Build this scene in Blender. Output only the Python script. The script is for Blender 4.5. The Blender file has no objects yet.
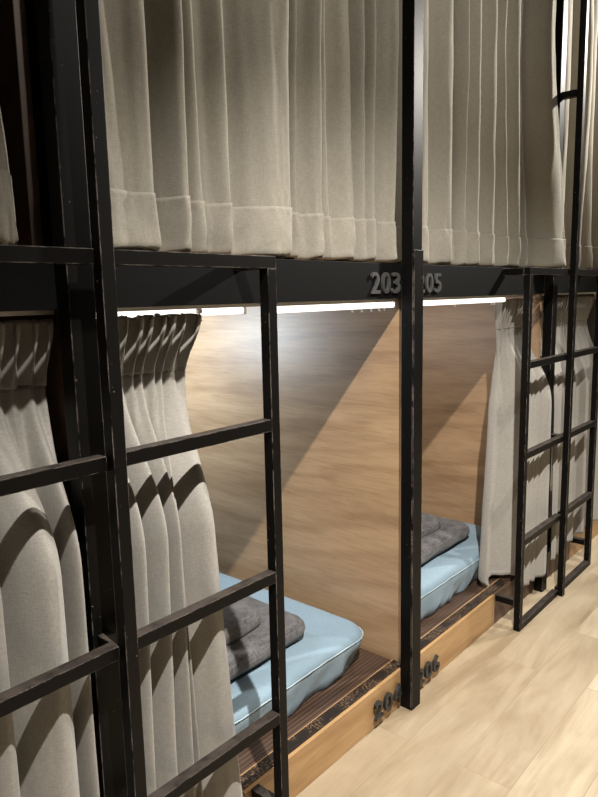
import bpy, bmesh, math, random
from mathutils import Vector, Matrix, noise
random.seed(7)
SC = bpy.context.scene
COL = SC.collection
PI = math.pi

# ------------------------------------------------------------------ camera
W_, H_ = 598, 797
F_PX = 673.73
C_LOC = Vector((-1.01393, -0.93233, 1.263686))
FW = Vector((0.74679371, 0.64733768, -0.15248958))
RT = Vector((0.65248021, -0.7575312, -0.02039727))
UP = Vector((0.12871954, 0.08426388, 0.98809457))
cd = bpy.data.cameras.new('camera')
cam = bpy.data.objects.new('camera', cd); COL.objects.link(cam)
cd.sensor_fit = 'VERTICAL'; cd.sensor_height = 24.0; cd.lens = F_PX / H_ * 24.0
cd.clip_start = 0.02
m = Matrix.Identity(4)
for i in range(3):
    m[i][0] = RT[i]; m[i][1] = UP[i]; m[i][2] = -FW[i]; m[i][3] = C_LOC[i]
cam.matrix_world = m
SC.camera = cam

# ------------------------------------------------------------------ dimensions (metres)
BAY = 1.05
BX = [-1.45, -0.40, 0.65, 1.70, 2.75]        # partition faces, left to right
PITCH = 0.329; Z0 = 0.0246; TUBE = 0.0245
ZR = [Z0 + k * PITCH for k in range(7)]
KICK_Y = 0.099; KICK_Z = 0.124
FAS_Y = 0.10; FAS_Z0 = 1.247; FAS_Z1 = 1.343
POST = 0.0484; POST_Y = 0.0618
CEIL = 2.70

# ------------------------------------------------------------------ materials
class NT:
    def __init__(s, name):
        s.m = bpy.data.materials.new(name); s.m.use_nodes = True
        s.t = s.m.node_tree; s.n = s.t.nodes; s.l = s.t.links
        s.b = s.n['Principled BSDF']
        s.tc = s.n.new('ShaderNodeTexCoord')
    def map(s, scale=(1, 1, 1), loc=(0, 0, 0), rot=(0, 0, 0)):
        k = s.n.new('ShaderNodeMapping')
        k.inputs['Scale'].default_value = scale; k.inputs['Location'].default_value = loc
        k.inputs['Rotation'].default_value = rot
        s.l.new(s.tc.outputs['Object'], k.inputs['Vector']); return k.outputs[0]
    def noise(s, vec, scale, detail=4, rough=.55, dist=0):
        k = s.n.new('ShaderNodeTexNoise')
        k.inputs['Scale'].default_value = scale; k.inputs['Detail'].default_value = detail
        k.inputs['Roughness'].default_value = rough; k.inputs['Distortion'].default_value = dist
        s.l.new(vec, k.inputs['Vector']); return k.outputs['Fac']
    def ramp(s, fac, stops):
        k = s.n.new('ShaderNodeValToRGB')
        e = k.color_ramp.elements
        while len(e) < len(stops): e.new(.5)
        for i, (p, c) in enumerate(stops):
            e[i].position = p; e[i].color = (c[0], c[1], c[2], 1)
        s.l.new(fac, k.inputs[0]); return k.outputs[0]
    def mix(s, fac, a, b, mode='MIX'):
        k = s.n.new('ShaderNodeMix'); k.data_type = 'RGBA'; k.blend_type = mode
        if isinstance(fac, (int, float)): k.inputs[0].default_value = fac
        else: s.l.new(fac, k.inputs[0])
        for j, v in ((6, a), (7, b)):
            if isinstance(v, tuple): k.inputs[j].default_value = (*v, 1)
            else: s.l.new(v, k.inputs[j])
        return k.outputs[2]
    def color(s, c):
        if isinstance(c, tuple): s.b.inputs['Base Color'].default_value = (*c, 1)
        else: s.l.new(c, s.b.inputs['Base Color'])
    def bump(s, h, strength=.2, dist=.001):
        k = s.n.new('ShaderNodeBump'); k.inputs['Strength'].default_value = strength
        k.inputs['Distance'].default_value = dist
        s.l.new(h, k.inputs['Height']); s.l.new(k.outputs[0], s.b.inputs['Normal'])
    def set(s, **kw):
        for k, v in kw.items(): s.b.inputs[k.replace('_', ' ')].default_value = v
        return s.m

def mat_metal(name, base, wear=0.70, speck=(.34, .27, .21), rough=.38, edge=0.0, spec=.30, scale=150, broad=9, lo=.50, lit_top=0.0):
    t = NT(name)
    v = t.map()
    a = t.noise(v, scale, 3, .6); b = t.noise(v, broad, 2)
    c1 = t.ramp(a, [(wear, (0, 0, 0)), (wear + .03, (1, 1, 1))])
    c2 = t.ramp(b, [(lo, (0, 0, 0)), (lo + .12, (1, 1, 1))])
    f = t.mix(1.0, c1, c2, 'MULTIPLY')
    c = t.mix(f, base, speck)
    if edge:
        bv = t.n.new('ShaderNodeBevel'); bv.samples = 4; bv.inputs['Radius'].default_value = edge
        ge = t.n.new('ShaderNodeNewGeometry')
        dt = t.n.new('ShaderNodeVectorMath'); dt.operation = 'DOT_PRODUCT'
        t.l.new(bv.outputs[0], dt.inputs[0]); t.l.new(ge.outputs['Normal'], dt.inputs[1])
        em = t.ramp(dt.outputs['Value'], [(.80, (1, 1, 1)), (.97, (0, 0, 0))])
        n1 = t.ramp(t.noise(v, 26, 4, .65), [(.42, (0, 0, 0)), (.56, (1, 1, 1))])
        c = t.mix(t.mix(1.0, em, n1, 'MULTIPLY'), c, (.48, .42, .37))
    if lit_top:  # upward faces get a lighter colour, imitating light on the tops
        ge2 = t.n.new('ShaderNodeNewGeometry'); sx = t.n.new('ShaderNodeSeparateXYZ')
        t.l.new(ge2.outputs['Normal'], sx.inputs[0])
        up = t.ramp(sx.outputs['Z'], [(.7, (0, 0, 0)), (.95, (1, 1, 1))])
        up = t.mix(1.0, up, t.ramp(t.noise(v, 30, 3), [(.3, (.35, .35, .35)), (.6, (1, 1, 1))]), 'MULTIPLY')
        c = t.mix(up, c, (lit_top, lit_top * .82, lit_top * .72))
    t.color(c)
    t.bump(t.noise(v, 400, 2), .08, .0006)
    t.b.inputs['Specular IOR Level'].default_value = spec
    return t.set(Roughness=rough)

def mat_wood(name, grain, dark, mid, light, rough=.42, seed=0.0, stretch=1.0, spec=.5):
    """grain: axis index the grain runs along (object coordinates)"""
    t = NT(name)
    sc = [1.0, 1.0, 1.0]; sc[grain] = .15 * stretch
    v = t.map(tuple(sc), (seed, seed * .7, seed * 1.3))
    big = t.noise(v, 7, 5, .62, .9)
    sc2 = [1.0, 1.0, 1.0]; sc2[grain] = .06
    v2 = t.map(tuple(sc2), (seed, 3, 1))
    fine = t.noise(v2, 150, 4, .65)
    wv = t.n.new('ShaderNodeTexWave'); wv.wave_type = 'BANDS'; wv.bands_direction = 'DIAGONAL'
    wv.inputs['Scale'].default_value = 5.5; wv.inputs['Distortion'].default_value = 9
    wv.inputs['Detail'].default_value = 3; wv.inputs['Detail Scale'].default_value = 1.1
    t.l.new(v, wv.inputs['Vector'])
    c = t.ramp(big, [(.30, dark), (.5, mid), (.70, light)])
    c = t.mix(.30, c, t.ramp(wv.outputs['Fac'], [(.0, dark), (.55, light)]), 'MIX')
    c = t.mix(.50, c, t.ramp(fine, [(.32, (.62, .58, .55)), (.55, (1, 1, 1))]), 'MULTIPLY')
    t.color(c)
    t.bump(fine, .12, .0006)
    t.set(Roughness=rough)
    t.b.inputs['Specular IOR Level'].default_value = spec
    return t.m

def mat_fabric(name, base, var=.12, weave=900, rough=.95, slub=True):
    t = NT(name)
    v = t.map()
    a = t.noise(t.map((1, 1, .12)), weave * .5, 2, .6)
    b = t.noise(t.map((.15, .15, 1)), weave * .5, 2, .6)
    w = t.mix(.5, a, b)
    lo = tuple(x * (1 - var * 2.2) for x in base); hi = tuple(min(1, x * (1 + var * 1.6)) for x in base)
    c = t.ramp(w, [(.30, lo), (.70, hi)])
    blot = t.noise(v, 6, 3)
    c = t.mix(.5, c, t.ramp(blot, [(.25, (.80, .80, .80)), (.7, (1, 1, 1))]), 'MULTIPLY')
    t.color(c)
    t.bump(w, .35, .0012)
    t.set(Roughness=rough)
    t.b.inputs['Sheen Weight'].default_value = .15
    t.b.inputs['Specular IOR Level'].default_value = .15
    return t.m

M = {}
M['steel'] = mat_metal('black_powder_coated_steel', (.0032, .0028, .0026), .70, (.34, .27, .21), .46, .0022, .13, lit_top=.05)
M['steel_plain'] = mat_metal('black_steel', (.006, .006, .006), .72, rough=.45)
M['fascia'] = mat_metal('black_painted_fascia', (.0035, .0037, .0038), .73, (.12, .12, .12), .6)
M['fascia'].node_tree.nodes['Principled BSDF'].inputs['Specular IOR Level'].default_value = .1
M['trim_worn'] = mat_metal('worn_black_edge', (.016, .012, .010), .53, (.17, .105, .062), .5, 0, .3, 190, 14, .40)
M['panel'] = mat_wood('oak_laminate_panel', 1, (.245, .148, .078), (.355, .226, .124), (.435, .290, .168), .42)
M['panel_face'] = M['panel']
M['kick'] = mat_wood('oak_kick_board', 0, (.31, .175, .072), (.42, .255, .115), (.50, .32, .16), .45, 2.2)
M['deck'] = mat_wood('dark_walnut_deck', 0, (.045, .026, .018), (.075, .044, .030), (.105, .064, .044), .42, 5.1, .6)
_t = M['deck'].node_tree; _b = _t.nodes['Principled BSDF']
_w = _t.nodes.new('ShaderNodeTexWave'); _w.bands_direction = 'Y'; _w.inputs['Scale'].default_value = 24; _w.inputs['Distortion'].default_value = .4
_tc = _t.nodes.new('ShaderNodeTexCoord'); _t.links.new(_tc.outputs['Object'], _w.inputs['Vector'])
_r = _t.nodes.new('ShaderNodeValToRGB'); _t.links.new(_w.outputs['Fac'], _r.inputs[0])
_r.color_ramp.elements[0].position = .05; _r.color_ramp.elements[0].color = (.45, .42, .42, 1)
_r.color_ramp.elements[1].position = .5; _r.color_ramp.elements[1].color = (1, 1, 1, 1)
_m = _t.nodes.new('ShaderNodeMix'); _m.data_type = 'RGBA'; _m.blend_type = 'MULTIPLY'; _m.inputs[0].default_value = 1
_t.links.new(_b.inputs['Base Color'].links[0].from_socket, _m.inputs[6]); _t.links.new(_r.outputs[0], _m.inputs[7])
_t.links.new(_m.outputs[2], _b.inputs['Base Color'])
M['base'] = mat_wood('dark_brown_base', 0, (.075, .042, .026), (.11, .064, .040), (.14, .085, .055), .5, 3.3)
M['rear'] = mat_wood('oak_rear_board', 0, (.26, .17, .10), (.35, .24, .15), (.42, .30, .19), .5, 8.0)
M['curtain'] = mat_fabric('grey_linen_curtain', (.325, .308, .280), .10, 1250)
M['curtain_upper'] = mat_fabric('grey_linen_curtain_upper', (.318, .296, .248), .10, 1250)
M['sheet'] = mat_fabric('pale_blue_mattress_cover', (.245, .345, .425), .05, 1400, .75)
M['piping'] = mat_fabric('pale_blue_piping', (.42, .52, .58), .03, 1400, .7)
M['fleece'] = mat_fabric('charcoal_fleece', (.135, .133, .137), .28, 330, 1.0)
t = NT('white_aluminium'); t.color((.72, .71, .68)); M['alu'] = t.set(Roughness=.35, Metallic=.3)
t = NT('brushed_grey_metal'); t.color(t.ramp(t.noise(t.map((1, 1, .1)), 300, 2), [(.3, (.05, .05, .05)), (.7, (.10, .10, .10))])); M['numeral'] = t.set(Roughness=.5, Metallic=.4)
t = NT('black_numeral'); t.color(t.ramp(t.noise(t.map(), 200, 2), [(.3, (.012, .012, .012)), (.7, (.03, .03, .03))])); M['numeral_black'] = t.set(Roughness=.4)
t = NT('white_diffuser'); t.color((.9, .9, .88))
t.b.inputs['Emission Color'].default_value = (1, .955, .87, 1); t.b.inputs['Emission Strength'].default_value = 1.7
M['tube'] = t.m
t = NT('painted_wall'); t.color(t.ramp(t.noise(t.map(), 3, 3), [(.3, (.085, .075, .065)), (.7, (.105, .095, .08))])); M['wall'] = t.set(Roughness=.9)
t = NT('painted_ceiling'); t.color(t.ramp(t.noise(t.map(), 3, 3), [(.3, (.06, .058, .055)), (.7, (.075, .072, .066))])); M['ceiling'] = t.set(Roughness=.95)

def mat_floor():
    t = NT('vinyl_plank_floor')
    v = t.map((1, 1, 1), (.42, .158, 0))
    br = t.n.new('ShaderNodeTexBrick')
    t.l.new(v, br.inputs['Vector'])
    br.inputs['Color1'].default_value = (.25, .25, .25, 1); br.inputs['Color2'].default_value = (.78, .78, .78, 1)
    br.inputs['Mortar'].default_value = (.5, .5, .5, 1)
    br.inputs['Scale'].default_value = 1.0; br.inputs['Mortar Size'].default_value = 0.0011
    br.inputs['Mortar Smooth'].default_value = .2; br.inputs['Bias'].default_value = 0
    br.inputs['Brick Width'].default_value = .92; br.inputs['Row Height'].default_value = .152
    br.offset = .37; br.offset_frequency = 2
    tone = t.ramp(br.outputs['Color'], [(.2, (.35, .285, .20)), (.5, (.425, .355, .255)), (.8, (.505, .435, .33))])
    # each plank carries its own grain
    add = t.n.new('ShaderNodeVectorMath'); add.operation = 'ADD'
    mul = t.n.new('ShaderNodeVectorMath'); mul.operation = 'SCALE'; mul.inputs['Scale'].default_value = 7.0
    t.l.new(br.outputs['Color'], mul.inputs[0])
    gv = t.map((.16, 1, 1))
    t.l.new(gv, add.inputs[0]); t.l.new(mul.outputs[0], add.inputs[1])
    g = t.noise(add.outputs[0], 9, 6, .62, 1.2)
    c = t.mix(.75, tone, t.ramp(g, [(.30, (.62, .54, .44)), (.48, (.92, .89, .84)), (.66, (1.12, 1.11, 1.09))]), 'MULTIPLY')
    blot = t.noise(t.map((.5, 1, 1)), 5, 4, .6, .5)
    c = t.mix(.5, c, t.ramp(blot, [(.34, (.66, .62, .55)), (.58, (1, 1, 1))]), 'MULTIPLY')
    f = t.noise(t.map((.05, 1, 1)), 140, 2)
    c = t.mix(.25, c, t.ramp(f, [(.3, (.75, .72, .7)), (.6, (1, 1, 1))]), 'MULTIPLY')
    c = t.mix(t.ramp(br.outputs['Fac'], [(.0, (0, 0, 0)), (1, (.55, .55, .55))]), c, (.20, .14, .085))
    t.color(c)
    t.bump(g, .06, .001)
    return t.set(Roughness=.48)
M['floor'] = mat_floor()

# ------------------------------------------------------------------ helpers
def link(name, bm, mat, parent=None, smooth=False):
    me = bpy.data.meshes.new(name)
    bm.to_mesh(me); bm.free()
    me.materials.append(mat)
    if smooth:
        for p in me.polygons: p.use_smooth = True
    o = bpy.data.objects.new(name, me); COL.objects.link(o)
    if parent: o.parent = parent; o.matrix_parent_inverse = parent.matrix_world.inverted()
    return o

def bm_box(bm, x0, x1, y0, y1, z0, z1, bev=0.0):
    r = bmesh.ops.create_cube(bm, size=1.0)
    vs = r['verts']
    for v in vs:
        v.co = Vector((x0 + (v.co.x + .5) * (x1 - x0), y0 + (v.co.y + .5) * (y1 - y0), z0 + (v.co.z + .5) * (z1 - z0)))
    if bev > 0:
        es = {e for v in vs for e in v.link_edges}
        bmesh.ops.bevel(bm, geom=list(es), offset=bev, segments=2, profile=.5, affect='EDGES')

def box(name, x0, x1, y0, y1, z0, z1, mat, parent=None, bev=0.0015, origin=None):
    bm = bmesh.new(); bm_box(bm, x0, x1, y0, y1, z0, z1, bev)
    return link(name, bm, mat, parent)

def tag(o, label, cat, group=None, kind=None):
    if kind != 'structure':
        o['label'] = label; o['category'] = cat
    if group: o['group'] = group
    if kind: o['kind'] = kind
    return o

def thing(name, label, cat, loc=(0, 0, 0), group=None):
    o = bpy.data.objects.new(name, None); COL.objects.link(o)
    o.empty_display_size = .05
    o.location = loc
    o.matrix_world = Matrix.Translation(loc)
    return tag(o, label, cat, group)

def struct(name, x0, x1, y0, y1, z0, z1, mat):
    o = box(name, x0, x1, y0, y1, z0, z1, mat, None, 0)
    o['kind'] = 'structure'; return o

def cr(pts, s):
    """Catmull-Rom through pts, s in 0..1"""
    n = len(pts) - 1
    u = min(max(s, 0.0), 1.0) * n
    i = min(int(u), n - 1); f = u - i
    p1, p2 = pts[i], pts[i + 1]
    p0 = pts[i - 1] if i > 0 else tuple(2 * a - b for a, b in zip(p1, p2))
    p3 = pts[i + 2] if i + 2 <= n else tuple(2 * b - a for a, b in zip(p1, p2))
    out = []
    for a, b, c, d in zip(p0, p1, p2, p3):
        out.append(.5 * ((2 * b) + (-a + c) * f + (2 * a - 5 * b + 4 * c - d) * f * f + (-a + 3 * b - 3 * c + d) * f ** 3))
    return out

def sm(a, b, x):
    t = min(max((x - a) / (b - a), 0), 1); return t * t * (3 - 2 * t)

def sheet(name, fn, nu, nv, mat, parent=None, thick=.0016):
    """cloth: fn(s, t) -> point, s along the width, t from top to bottom"""
    bm = bmesh.new()
    g = [[bm.verts.new(fn(i / nu, j / nv)) for i in range(nu + 1)] for j in range(nv + 1)]
    for j in range(nv):
        for i in range(nu):
            bm.faces.new((g[j][i], g[j + 1][i], g[j + 1][i + 1], g[j][i + 1]))
    o = link(name, bm, mat, parent, True)
    if thick:
        md = o.modifiers.new('thickness', 'SOLIDIFY'); md.thickness = thick; md.offset = 0
    return o

def digit_mesh(ch, x, z, w, h, y, depth):
    cu = bpy.data.curves.new('numeral', 'FONT'); cu.body = ch; cu.size = 1; cu.extrude = .05; cu.offset = .012
    cu.resolution_u = 6
    ob = bpy.data.objects.new('numeral', cu); COL.objects.link(ob)
    dg = bpy.context.evaluated_depsgraph_get(); dg.update()
    me = bpy.data.meshes.new_from_object(ob.evaluated_get(dg))
    bpy.data.objects.remove(ob); bpy.data.curves.remove(cu)
    xs = [v.co.x for v in me.vertices]; ys = [v.co.y for v in me.vertices]; zs = [v.co.z for v in me.vertices]
    for v in me.vertices:
        a = (v.co.x - min(xs)) / (max(xs) - min(xs)); b = (v.co.y - min(ys)) / (max(ys) - min(ys))
        c = (v.co.z - min(zs)) / (max(zs) - min(zs))
        v.co = Vector((x + a * w, y - c * depth, z + b * h))
    return me

def number(text, x0, z0, pitch, w, h, y, depth, mat, parent):
    for i, ch in enumerate(text):
        me = digit_mesh(ch, x0 + i * pitch, z0, w, h, y, depth)
        me.materials.clear(); me.materials.append(mat)
        o = bpy.data.objects.new('digit', me); COL.objects.link(o); o.parent = parent
        o.matrix_parent_inverse = parent.matrix_world.inverted()

# ------------------------------------------------------------------ the setting
XL, XR, YF, YB = -3.0, 4.6, -2.05, 2.25
struct('floor', XL, XR, YF, YB, -.06, 0, M['floor'])
struct('ceiling', XL, XR, YF, YB, CEIL, CEIL + .06, M['ceiling'])
struct('wall_back', XL, XR, YB, YB + .08, 0, CEIL, M['rear'])
struct('wall_front', XL, XR, YF - .08, YF, 0, CEIL, M['wall'])
struct('wall_left', XL - .08, XL, YF, YB, 0, CEIL, M['wall'])
struct('wall_right', XR, XR + .08, YF, YB, 0, CEIL, M['wall'])

# ------------------------------------------------------------------ bunk carcass
platform_labels = ['dark bunk platform behind the grey lower curtain at the near end of the row',
                   'low bunk platform with oak kick board numbered 204 under the nearer blue mattress',
                   'low bunk platform with oak kick board numbered 206 under the farther blue mattress',
                   'bunk platform behind the far ladder, beyond the one numbered 206']
fascia_labels = ['plain black fascia beam under the upper curtain at the near end, left of beam 203',
                 'black fascia beam with raised grey number 203 beside the middle post',
                 'black fascia beam with raised grey number 205 right of the middle post',
                 'black fascia beam at the far end behind the far ladder']
part_labels = ['partition panel behind the near ladder, coloured dark for shade', 'oak laminate partition beside the nearer blue mattress, brightly lit along its front edge',
               'oak laminate partition beside the farther blue mattress, behind the grey gathered curtain']
for b in range(4):
    x0, x1 = BX[b], BX[b + 1]
    p = thing('bunk_platform', platform_labels[b], 'bunk platform', (x0 + .53, .1, 0), 'lower bunk platforms')
    box('platform_top', x0 + .012, x1 - .0005 if b < 3 else x1, .128, 2.2, KICK_Z - .02, KICK_Z, M['deck'], p, .001)
    ka, kb = [(x0 + .0115, -.852), (-.046, x1 + .0105), (x0 + .0115, 1.2885), (2.103, x1 + .0105)][b]
    if b == 0: box('base_panel', kb + .0003, x1 + .0105, KICK_Y, KICK_Y + .018, 0.0005, KICK_Z - .003, M['base'], p, .001)
    if b == 1: box('base_panel', x0 + .0115, ka - .0003, KICK_Y, KICK_Y + .018, 0.0005, KICK_Z - .003, M['base'], p, .001)
    if b == 2: box('base_panel', kb + .0003, x1 + .0105, KICK_Y, KICK_Y + .018, 0.0005, KICK_Z - .003, M['base'], p, .001)
    if b == 3: box('base_panel', x0 + .0115, ka - .0003, KICK_Y, KICK_Y + .018, 0.0005, KICK_Z - .003, M['base'], p, .001)
    k = box('kick_board', ka, kb, KICK_Y, KICK_Y + .018, 0.0005, KICK_Z - .003, M['kick'], p, .001)
    e = box('edge_trim', x0 + .0115, x1 + .0105, KICK_Y + .009, .142, KICK_Z - .0025, KICK_Z + .003, M['trim_worn'], p, .0008)
    bm = bmesh.new(); bm_box(bm, x0 + .012, x1 + .010, .1415, .144, KICK_Z - .001, KICK_Z + .0042, .0005)
    link('edge_bead', bm, M['kick'], p)
    if b == 1: number('204', .470, .034, .0495, .040, .056, KICK_Y - .006, .010, M['numeral_black'], k)
    if b == 2: number('206', .703, .028, .0495, .040, .056, KICK_Y - .006, .010, M['numeral_black'], k)
    f = thing('upper_bunk_deck', fascia_labels[b], 'beam', (x0 + .53, .1, FAS_Z0), 'fascia beams between the bunk levels')
    fb = box('fascia', x0 + .0115, x1 + .0105, FAS_Y, .121, FAS_Z0, FAS_Z1, M['fascia'], f, .001)
    box('deck_board', x0 + .0235, x1 - .0005, .121, 2.2, FAS_Z0 + .012, FAS_Z1 - .006, M['rear'], f, 0)
    if b == 1: number('203', .473, 1.2615, .0495, .040, .057, FAS_Y, .006, M['numeral'], fb)
    if b == 2: number('205', .7045, 1.2615, .0495, .040, .057, FAS_Y, .006, M['numeral'], fb)

for i, x in enumerate(BX[1:4]):
    p = thing('partition_panel', part_labels[i], 'partition', (x + .011, 1.1, 0), 'partitions between the bunks')
    box('lower_panel', x, x + .022, .1225, 2.2, .105, FAS_Z1 - .0005, M['base'] if i == 0 else M['panel'], p, .0012)  # near partition takes the dark wood to paint in its shade
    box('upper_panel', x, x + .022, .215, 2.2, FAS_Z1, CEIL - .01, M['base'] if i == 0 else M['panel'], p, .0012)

post_labels = ['black square steel post behind the near ladder, left of the bunk numbered 203',
               'black square steel post in the middle, between numbers 203 and 205',
               'black square steel post behind the far ladder']
for i in range(3):
    x = .6236 + BAY * (i - 1)
    p = thing('steel_post', post_labels[i], 'post', (x + POST / 2, .08, 0), 'upright posts between the bunks')
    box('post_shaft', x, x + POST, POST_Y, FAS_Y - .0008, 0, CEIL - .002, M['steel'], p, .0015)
    if i == 1:
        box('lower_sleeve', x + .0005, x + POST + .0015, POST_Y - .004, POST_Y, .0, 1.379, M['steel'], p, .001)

# ------------------------------------------------------------------ ladders
def ladder(x0, label):
    L = thing('bunk_ladder', label, 'ladder', (x0 + .405, 0, 0), 'double ladders in front of the bunks')
    x1 = x0 + .8078
    xc = x0 + .405 - .0125
    T = TUBE
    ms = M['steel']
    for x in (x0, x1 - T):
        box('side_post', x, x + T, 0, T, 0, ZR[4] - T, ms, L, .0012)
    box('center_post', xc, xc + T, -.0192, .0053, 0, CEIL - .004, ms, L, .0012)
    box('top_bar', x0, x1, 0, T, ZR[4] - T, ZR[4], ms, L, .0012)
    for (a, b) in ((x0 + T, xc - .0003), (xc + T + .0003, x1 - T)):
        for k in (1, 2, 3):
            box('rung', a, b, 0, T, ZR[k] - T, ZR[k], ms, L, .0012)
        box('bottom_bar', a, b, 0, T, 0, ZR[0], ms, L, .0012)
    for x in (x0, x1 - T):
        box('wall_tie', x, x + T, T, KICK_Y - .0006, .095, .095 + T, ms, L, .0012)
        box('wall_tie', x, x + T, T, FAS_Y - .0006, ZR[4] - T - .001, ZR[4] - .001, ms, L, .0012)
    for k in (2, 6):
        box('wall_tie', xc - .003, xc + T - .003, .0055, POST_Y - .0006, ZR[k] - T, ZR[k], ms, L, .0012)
    return L
ladder(-.8078, 'near black steel ladder with chipped paint standing left of number 203')
ladder(1.2915, 'far black steel ladder standing beyond number 205 on the right')

# ------------------------------------------------------------------ curtain rails, light tubes
for b in range(4):
    x0, x1 = BX[b] + .026, BX[b + 1] - .004
    lab = ['white curtain rail over the lower bunk at the near end', 'white curtain rail under the beam numbered 203',
           'white curtain rail under the beam numbered 205', 'white curtain rail over the far lower bunk'][b]
    r = thing('curtain_rail', lab, 'curtain rail', ((x0 + x1) / 2, .13, 1.24), 'curtain rails under the beams')
    bm = bmesh.new()
    bm_box(bm, x0, x1, .150, .167, 1.2385, 1.2468, .001)
    link('rail_channel', bm, M['alu'], r)
    hs = {0: [], 1: [-.070, .47, .515, .56, .60, .628], 2: [.70, 1.05, 1.33, 1.352], 3: [2.5]}[b]
    for hx in hs:
        bm = bmesh.new()
        bm_box(bm, hx - .005, hx + .005,   .1530, .1640, 1.2285, 1.2384, .002)
        bm_box(bm, hx - .0015, hx + .0015, .1565, .1605, 1.214, 1.2295, .0005)
        bm_box(bm, hx - .0015, hx + .006, .1565, .1605, 1.212, 1.2155, .0005)
        link('glider', bm, M['alu'], r)

def tube(x0, x1, label, y=.134):
    r = thing('light_tube', label, 'light tube', ((x0 + x1) / 2, y, 1.22), 'light tubes inside the lower bunks')
    bm = bmesh.new()
    bmesh.ops.create_cone(bm, cap_ends=True, segments=20, radius1=.0078, radius2=.0078, depth=x1 - x0 - .016,
                          matrix=Matrix.Translation(((x0 + x1) / 2, y, 1.2295)) @ Matrix.Rotation(PI / 2, 4, 'Y'))
    link('diffuser', bm, M['tube'], r, True)
    for a, b in ((x0, x0 + .008), (x1 - .008, x1)):
        box('end_cap', a, b, y - .009, y + .009, 1.2205, 1.2385, M['alu'], r, .002)
    bm = bmesh.new(); bm_box(bm, x0, x1, y - .008, y + .008, 1.2375, 1.247, .001)
    link('mounting_strip', bm, M['alu'], r)
tube(-.34, .115, 'short white light tube above the near gathered curtain, left of the ladder post', .212)
tube(.125, .640, 'long white light tube under the beam numbered 203')
tube(.695, 1.385, 'long white light tube under the beam numbered 205')

# ------------------------------------------------------------------ mattresses and blankets
def rrect(x0, x1, y0, y1, r, n=10, per=14):
    pts = []
    for cx, cy, a0 in ((x1 - r, y0 + r, -PI / 2), (x1 - r, y1 - r, 0), (x0 + r, y1 - r, PI / 2), (x0 + r, y0 + r, PI)):
        for k in range(n + 1):
            a = a0 + PI / 2 * k / n
            pts.append(Vector((cx + r * math.cos(a), cy + r * math.sin(a))))
    # densify the straight runs
    out = []
    N = len(pts)
    for i in range(N):
        a, b = pts[i], pts[(i + 1) % N]
        out.append(a)
        L = (b - a).length
        k = int(L / .03)
        for j in range(1, k): out.append(a.lerp(b, j / k))
    return out

def slab(name, outline, prof, mat, parent, disp, capn=14):
    """prof: list of (inset, z); rings stacked, then closed toward the centroid line"""
    bm = bmesh.new()
    n = len(outline)
    xs = [p.x for p in outline]; ys = [p.y for p in outline]
    cx, cy = (min(xs) + max(xs)) / 2, (min(ys) + max(ys)) / 2
    hx, hy = (max(xs) - min(xs)) / 2, (max(ys) - min(ys)) / 2
    def ring(ins, z, k=0.0):
        vs = []
        for p in outline:
            q = Vector((cx + (p.x - cx) * max(hx - ins, .0) / hx, cy + (p.y - cy) * max(hy - ins, 0) / hy))
            q = q.lerp(Vector((cx, cy)), k)
            v = Vector((q.x, q.y, z)); v += disp(v, k > 0)
            vs.append(bm.verts.new(v))
        return vs
    rings = [ring(i, z) for i, z in prof]
    for k in range(1, capn):
        rings.append(ring(prof[-1][0], prof[-1][1], k / capn))
    for a, b in zip(rings, rings[1:]):
        for i in range(n):
            bm.faces.new((a[i], a[(i + 1) % n], b[(i + 1) % n], b[i]))
    c = bm.verts.new(Vector((cx, cy, prof[-1][1])) + disp(Vector((cx, cy, prof[-1][1])), True))
    for i in range(n): bm.faces.new((rings[-1][i], rings[-1][(i + 1) % n], c))
    bm.faces.new(list(reversed(rings[0])))
    return link(name, bm, mat, parent, True)

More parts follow.
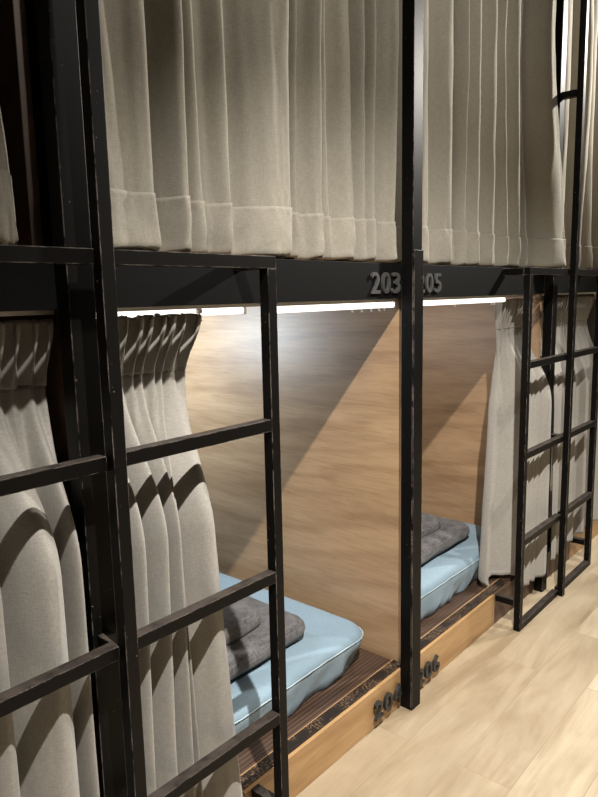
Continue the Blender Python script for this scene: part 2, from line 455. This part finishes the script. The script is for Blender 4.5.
def mattress(x0, x1, label, seed):
    Y0, Y1, ZB, ZT = .190, 2.1, .1265, .250
    cx = (x0 + x1) / 2
    Mt = thing('mattress', label, 'mattress', (cx, 1.1, ZB), 'mattresses in the open lower bunks')
    def disp(v, top):
        s = Vector((v.x * 9 + seed, v.y * 9, v.z * 6))
        if top or v.z > ZT - .006:
            near = sm(.75, .2, v.y)
            d = .004 * noise.noise(Vector((v.x * 5 + seed, v.y * 4, 0))) + near * .006 * noise.noise(Vector((v.x * 7 + seed, v.y * 14, 3)))
            return Vector((0, 0, d))
        h = sm(ZT, ZB, v.z)
        amp = .021 * (h * (1 - .5 * h)) * 2
        q = noise.noise(Vector(((v.x * 1.0 + v.z * .7) * 13 + seed, v.y * 13, v.z * 5)))
        q2 = noise.noise(Vector(((v.x - v.z * .8) * 30 + seed, v.y * 30, v.z * 9)))
        r = Vector((v.x - cx, (v.y - 1.1) , 0)); 
        if abs(v.y - Y0) < .1: r = Vector((.25 * (v.x - cx), -1, 0))
        r.normalize()
        return r * (amp * q * .8 + amp * .75 * q2)
    prof = [(.020, ZB), (.016, ZB + .004), (.010, ZB + .03), (.006, ZB + .055), (.002, ZB + .075), (0, ZB + .09), (.001, ZT - .024),
            (.004, ZT - .015), (.010, ZT - .008), (.020, ZT - .003), (.034, ZT)]
    ol = rrect(x0, x1, Y0, Y1, .075)
    slab('mattress_cover', ol, prof, M['sheet'], Mt, disp)
    # piping seam around the top edge
    bm = bmesh.new(); path = []
    for p in ol:
        k = Vector((p.x, p.y, ZT - .024)); d = disp(k, False)
        path.append(k + d)
    n = len(path); rs = []
    for i in range(n):
        tng = (path[(i + 1) % n] - path[i - 1]).normalized()
        out = tng.cross(Vector((0, 0, 1))).normalized(); up = Vector((0, 0, 1))
        ctr = path[i] + out * .0012
        rs.append([bm.verts.new(ctr + out * .0019 * math.cos(a * PI / 3) + up * .0019 * math.sin(a * PI / 3)) for a in range(6)])
    for i in range(n):
        for a in range(6):
            bm.faces.new((rs[i][a], rs[(i + 1) % n][a], rs[(i + 1) % n][(a + 1) % 6], rs[i][(a + 1) % 6]))
    link('piping', bm, M['piping'], Mt, True)
mattress(-.372, .602, 'pale blue covered mattress in the nearer bunk, above number 204', 1.0)
mattress(.678, 1.652, 'pale blue covered mattress in the farther bunk, above number 206', 9.0)

def blanket(ox, label, seed):
    B = thing('folded_blanket', label, 'blanket', (ox + .1, .42, .25), 'folded blankets on the mattresses')
    def dsp(sc, a):
        def d(v, top):
            return Vector((a * .5 * noise.noise(Vector((v.x * sc + seed, v.y * sc, v.z * sc + 5))),
                           a * noise.noise(Vector((v.x * sc + seed, v.y * sc + 7, v.z * sc))),
                           a * .8 * noise.noise(Vector((v.x * sc, v.y * sc * 1.3 + seed, 2))) * (1 if top or v.z > .275 else 0)))
        return d
    def prof(z0, z1, r):
        h = (z1 - z0) / 2; out = []
        for k in range(9):
            a = -PI / 2 + PI * k / 8
            out.append((r * (1 - math.cos(a)), z0 + h + h * math.sin(a)))
        return out
    slab('lower_fold', rrect(ox - .20, ox + .425, .278, .60, .05), prof(.2565, .320, .034), M['fleece'], B, dsp(8, .007), 10)
    slab('upper_fold', rrect(ox - .19, ox + .305, .345, .565, .05), prof(.308, .366, .030), M['fleece'], B, dsp(9, .006), 10)
blanket(0.0, 'charcoal grey folded fleece blanket on the nearer blue mattress', 3.0)
blanket(BAY, 'charcoal grey folded fleece blanket on the farther blue mattress', 12.0)

# ------------------------------------------------------------------ curtains
def fold_pts(xs, ys):
    return list(zip(xs, ys))

def wob(s, z, seed, a=.004, f=5):
    return a * noise.noise(Vector((s * f * 3 + seed, z * 1.6, seed * 1.7)))

def upper_curtain(label, ctrl, ctrl_top, seed, ztop=CEIL - .03, zbot=1.352, hem=.105, nu=220):
    """hangs from above; ctrl = fold line (x, y) at the hem, ctrl_top the same folds higher up"""
    xs = [p[0] for p in ctrl]
    c = thing('bunk_curtain', label, 'curtain', ((min(xs) + max(xs)) / 2, .15, zbot), 'grey curtains of the upper bunks')
    def P(s, z):
        a = cr(ctrl, s); b = cr(ctrl_top, s)
        k = sm(zbot, 2.25, z)
        x = a[0] + (b[0] - a[0]) * k; y = a[1] + (b[1] - a[1]) * k
        y = .110 + (y - .110) * (2.2 if y > .110 else 1.0)
        y += wob(s, z, seed, .009, 4) + .003 * noise.noise(Vector((x * 60, z * 7, seed)))
        return x, y
    def hemline(s):
        return zbot - .002 + .006 * noise.noise(Vector((s * 22, seed, 0))) + .004 * noise.noise(Vector((s * 70, seed, 4)))
    def drape(s, t):
        zs = zbot + hem - .035
        z = ztop + (zs - ztop) * t
        x, y = P(s, z)
        # slight pucker just above the seam
        pk = sm(zs + .08, zs + .035, z)
        y += pk * .0022 * math.sin(s * 300 + 3 * math.sin(s * 40))
        return Vector((x, y, z))
    def hemf(s, t):
        zt = zbot + hem + .007 * noise.noise(Vector((s * 5, seed, 8)))
        zb = hemline(s)
        z = zt + (zb - zt) * t
        x, y = P(s, z)
        bul = math.sin(PI * min(1, t * 1.05)) * .0022
        y -= .0034 + bul
        y += (1 - sm(0, .25, t)) * .0026 * math.sin(s * 300 + 3 * math.sin(s * 40))
        y += (.0008 + .011 * t) * noise.noise(Vector((s * 60, t * 1.6, seed)))
        if t > .93: y += .006 * sm(.93, 1, t)
        return Vector((x, y, z))
    sheet('drape', drape, nu, 60, M['curtain_upper'], c)
    sheet('hem', hemf, nu, 14, M['curtain_upper'], c)
    return c

F, Bk = .112, .158
# 203: ridges (front) and valleys (back) in order from the left
def ucol(x0, x1, d=0.0, deep=.150):
    w = x1 - x0
    return [(x0, deep), (x0 + .12 * w, .142 + d), (x0 + .38 * w, .124 + d), (x0 + .66 * w, F + d), (x0 + .88 * w, .118 + d), (x0 + .985 * w, .138 + d)]
u203 = [(-.372, .140), (-.335, .117), (-.295, .113), (-.250, .115), (-.218, .104), (-.203, .118), (-.197, .150),
        (-.188, .158), (-.172, .150), (-.150, .130), (-.135, .108), (-.124, .115), (-.120, .148),
        (-.110, .158), (-.090, .146), (-.070, .125), (-.050, .132), (-.025, .136), (.0, .120), (.022, .128), (.045, .140), (.075, .126), (.110, .112), (.140, .107), (.163, .104), (.177, .118), (.182, .150),
        (.192, .166), (.215, .152), (.235, .130), (.248, .138), (.268, .130), (.284, .115), (.296, .112), (.304, .145),
        (.316, .150), (.332, .130), (.345, .122), (.357, .140), (.39, .136), (.425, .118), (.452, .122), (.470, .144), (.500, .122), (.513, .132), (.529, .116), (.540, .142), (.570, .140), (.600, .122), (.618, .112), (.622, .135)]
u203t = [(x + .006 * math.sin(9 * x), y + .007 * math.sin(17 * x + 1)) for x, y in u203]
upper_curtain('wide grey linen curtain of the upper bunk above number 203', u203, u203t, 2.0, nu=420)
u205 = [(.70, .175), (.712, .150), (.735, .122), (.770, .112), (.797, .118), (.803, .150)] + ucol(.82, .968, .0, .165) + ucol(.976, 1.000, .014, .16) + ucol(1.006, 1.054, .002, .165) + ucol(1.062, 1.154, .002, .165) + \
    ucol(1.164, 1.277, .0, .168) + ucol(1.288, 1.368, .0, .165) + ucol(1.378, 1.490, .0, .165) + ucol(1.500, 1.547, .004, .16) + [(1.556, .150), (1.58, .120), (1.645, .056), (1.712, .038), (1.728, .044)]
n5 = len(u205) - 1
u205t = [(x - .10 * sm(.3, 1.0, i / n5) * (i / n5), max(y, .08)) for i, (x, y) in enumerate(u205)]
upper_curtain('tightly pleated grey linen curtain of the upper bunk above number 205', u205, u205t, 5.0, nu=420)
u201 = [(-1.40 + .088 * i, F + .045 * (i % 2)) for i in range(10)] + [(-.55, .118), (-.50, .108), (-.468, .122)]
u201t = [(-1.40 + .085 * i, F + .045 * (i % 2)) for i in range(10)] + [(-.58, .13), (-.54, .12), (-.515, .135)]
upper_curtain('grey linen curtain of the upper bunk at the near end, at the left edge', u201, u201t, 8.0)
u207 = [(1.730, .135), (1.76, .115), (1.80, .15), (1.85, .12), (1.90, F), (1.95, .15), (2.02, .13), (2.07, .15), (2.13, F), (2.20, .15), (2.27, F), (2.35, .15), (2.42, F), (2.50, .15), (2.58, F), (2.66, .15), (2.735, .13)]
u207t = [(x, y + .01 * math.sin(23 * x)) for x, y in u207]
upper_curtain('grey linen curtain of the upper bunk behind the far ladder', u207, u207t, 11.0)

def lower_curtain(label, low, mid, x_top, x_cinch, npl, seed, ztop=1.228, zbot=.04, hemf=None, yofs=0.0, nu=260, tilt=.0):
    """gathered lower curtain: pleated heading tape on top, cinched below it, then falling in the folds of low"""
    zc = 1.120                               # where the heading ends and the folds are pinched
    c = thing('bunk_curtain', label, 'curtain', (sum(x_top) / 2, .1, zbot), 'grey curtains of the lower bunks')
    hemf = hemf or (lambda s: zbot)
    def head_xy(s, z):
        k = sm(zc - .02, ztop, z)
        x = (x_cinch[0] + (x_cinch[1] - x_cinch[0]) * s) * (1 - k) + (x_top[0] + (x_top[1] - x_top[0]) * s) * k
        ph = s * npl * 2 * PI + 1.5 * math.sin(s * 9 + seed) + .8 * math.sin(s * 23 + seed * 2)
        amp = .006 + .019 * k
        x += .006 * math.sin(2 * ph) * k
        return x, .168 - .010 * k + amp * math.sin(ph) + .006 * math.sin(s * 5 + seed)
    def P(s, z):
        a = cr(low, s); m_ = cr(mid, s)
        k = min(1, max(0, (z - .16) / .74))
        x = a[0] + (m_[0] - a[0]) * k; y = a[1] + (m_[1] - a[1]) * k
        hx, hy = head_xy(s, max(z, zc - .02))
        # from the cinch the narrow pleats merge into the wide folds
        q = sm(.80, zc, z)
        q = q ** 1.3
        x = x + (hx - x) * q; y = y + (hy - y) * q
        y += wob(s, z, seed, .004, 5) + .0018 * noise.noise(Vector((x * 70, z * 9, seed)))
        lim = sm(.155, .135, z)
        if y > .090: y = y + (.090 - y) * lim
        return x, y
    def drape(s, t):
        zb = hemf(s) + .003 * noise.noise(Vector((s * 25, seed, 1)))
        z = zc + (zb - zc) * t
        x, y = P(s, z)
        return Vector((x, y, z))
    def head(s, t):
        zt = ztop + .003 * math.sin(s * npl * 4 * PI) + .003 * noise.noise(Vector((s * 30, seed, 2)))
        z = zt + (zc - .004 - zt) * t
        x, y = head_xy(s, z)
        return Vector((x, y - .0008, z))
    sheet('drape', drape, nu, 90, M['curtain'], c)
    sheet('heading', head, nu, 16, M['curtain'], c, .0024)
    return c

f, bk = .046, .098
def column(x0, x1, d=0.0):
    w = x1 - x0
    return [(x0, bk), (x0 + .16 * w, .080 + d * .5), (x0 + .45 * w, .056 + d), (x0 + .70 * w, f + d), (x0 + .90 * w, .058 + d), (x0 + .985 * w, .078 + d * .5)]
l204 = [(-.372, .085)] + column(-.362, -.318) + column(-.314, -.262) + column(-.257, -.222) + column(-.217, -.196, .010) + [(-.194, bk), (-.182, .082), (-.155, .060), (-.130, f), (-.102, .050), (-.084, .066), (-.074, .088)]
n4 = len(l204) - 1
m204 = [(x - .074 * (i / n4) ** 2, .060 + (y - .060) * 2.5) for i, (x, y) in enumerate(l204)]
lower_curtain('grey gathered curtain of the lower bunk 204, seen through the near ladder', l204, m204, (-.350, -.088), (-.350, -.114), 9, 1.0)
l202 = [(-.772, .09), (-.752, .055), (-.72, .09), (-.68, .055), (-.65, .09)] + column(-.645, -.572) + [(-.566, bk), (-.556, .085), (-.535, .062), (-.510, f), (-.485, .052), (-.468, .068), (-.462, bk)] + [(-.456, .090), (-.446, .060), (-.437, .058), (-.432, .080)]
n2 = len(l202) - 1
m202 = [(x - .006 * (i / n2), .060 + (y - .060) * 2.3) for i, (x, y) in enumerate(l202)]
lower_curtain('grey gathered curtain of the lower bunk left of the tall near ladder post', l202, m202, (-.765, -.411), (-.768, -.418), 12, 4.0)
l206 = [(1.292, .128), (1.283, .140), (1.30, .172), (1.345, .182), (1.39, .160), (1.425, .120), (1.44, .095), (1.455, .065), (1.47, .062), (1.485, .088), (1.51, .066), (1.525, .06), (1.54, .088), (1.565, .065), (1.58, .06), (1.595, .09),
        (1.612, .062), (1.640, .046), (1.667, .046)]
m206 = [(x + .09 * (1 - i / 18) ** 2, y + .004) for i, (x, y) in enumerate(l206)]
lower_curtain('grey gathered curtain of the lower bunk 206, tucked against the far ladder', l206, m206, (1.385, 1.655), (1.40, 1.650), 9, 6.0,
              hemf=lambda s: .150 - .062 * sm(.36, .48, s))
l208 = [(1.730, .052), (1.738, .046), (1.75, .042), (1.775, .07), (1.80, .055), (1.84, .05), (1.87, .085), (1.92, .055), (1.96, .085), (2.01, .06), (2.05, .085), (2.10, .085), (2.15, .055), (2.2, .085), (2.26, .055), (2.32, .085), (2.38, .055), (2.43, .08)]
m208 = [(x, y + .01) for x, y in l208]
lower_curtain('grey gathered curtain of the lower bunk behind the right half of the far ladder', l208, m208, (1.735, 2.42), (1.74, 2.42), 20, 9.0, zbot=.11,
              hemf=lambda s: .128)

# ------------------------------------------------------------------ light
def spot(name, loc, energy, color, angle, blend, radius, target=None):
    ld = bpy.data.lights.new(name, 'SPOT'); ld.energy = energy; ld.color = color
    ld.spot_size = math.radians(angle); ld.spot_blend = blend; ld.shadow_soft_size = radius
    o = bpy.data.objects.new(name, ld); COL.objects.link(o); o.location = loc
    d = Vector(target) - Vector(loc) if target else Vector((0, 0, -1))
    o.rotation_euler = d.to_track_quat('-Z', 'Y').to_euler()
    return o
def area(name, loc, sx, sy, energy, color, rot=(0, 0, 0)):
    ld = bpy.data.lights.new(name, 'AREA'); ld.shape = 'RECTANGLE'; ld.size = sx; ld.size_y = sy
    ld.energy = energy; ld.color = color
    o = bpy.data.objects.new(name, ld); COL.objects.link(o); o.location = loc; o.rotation_euler = rot
    return o
WARM = (1.0, .945, .865)
spot('downlight', (-.55, -.97, 2.66), 520, WARM, 100, .72, .020, (.55, -1.08, 0))
spot('downlight', (1.55, -.97, 2.66), 200, WARM, 96, .85, .020, (1.55, -1.2, 0))
spot('downlight', (3.65, -.97, 2.66), 300, WARM, 104, .85, .020, (3.65, -.85, 0))
spot('unseen_curtain_spot', (2.95, -.75, 2.60), 340, WARM, 110, .8, .05, (.30, .11, 2.05))
spot('unseen_curtain_spot', (.45, -1.7, 2.6), 95, WARM, 74, 1.0, .08, (.45, .10, 2.30))  # added fill for the dim tops of the upper curtains, no known fixture
COOL = (.70, .85, 1.0)
area('unseen_bunk_light', (.14, 1.12, 1.10), .22, .34, 11.0, COOL, (0, math.radians(-80), 0))
area('unseen_bunk_light', (.76, .95, 1.05), .25, .8, 5.0, (1, .95, .90), (0, math.radians(-90), 0))  # added fill for the farther bunk's partition, hidden from view

w = bpy.data.worlds.new('world'); SC.world = w; w.use_nodes = True
w.node_tree.nodes['Background'].inputs[0].default_value = (1, .93, .82, 1)
w.node_tree.nodes['Background'].inputs[1].default_value = .05
SC.view_settings.view_transform = 'Standard'
SC.view_settings.look = 'None'
SC.view_settings.exposure = 0.0
SC.view_settings.gamma = 1.0
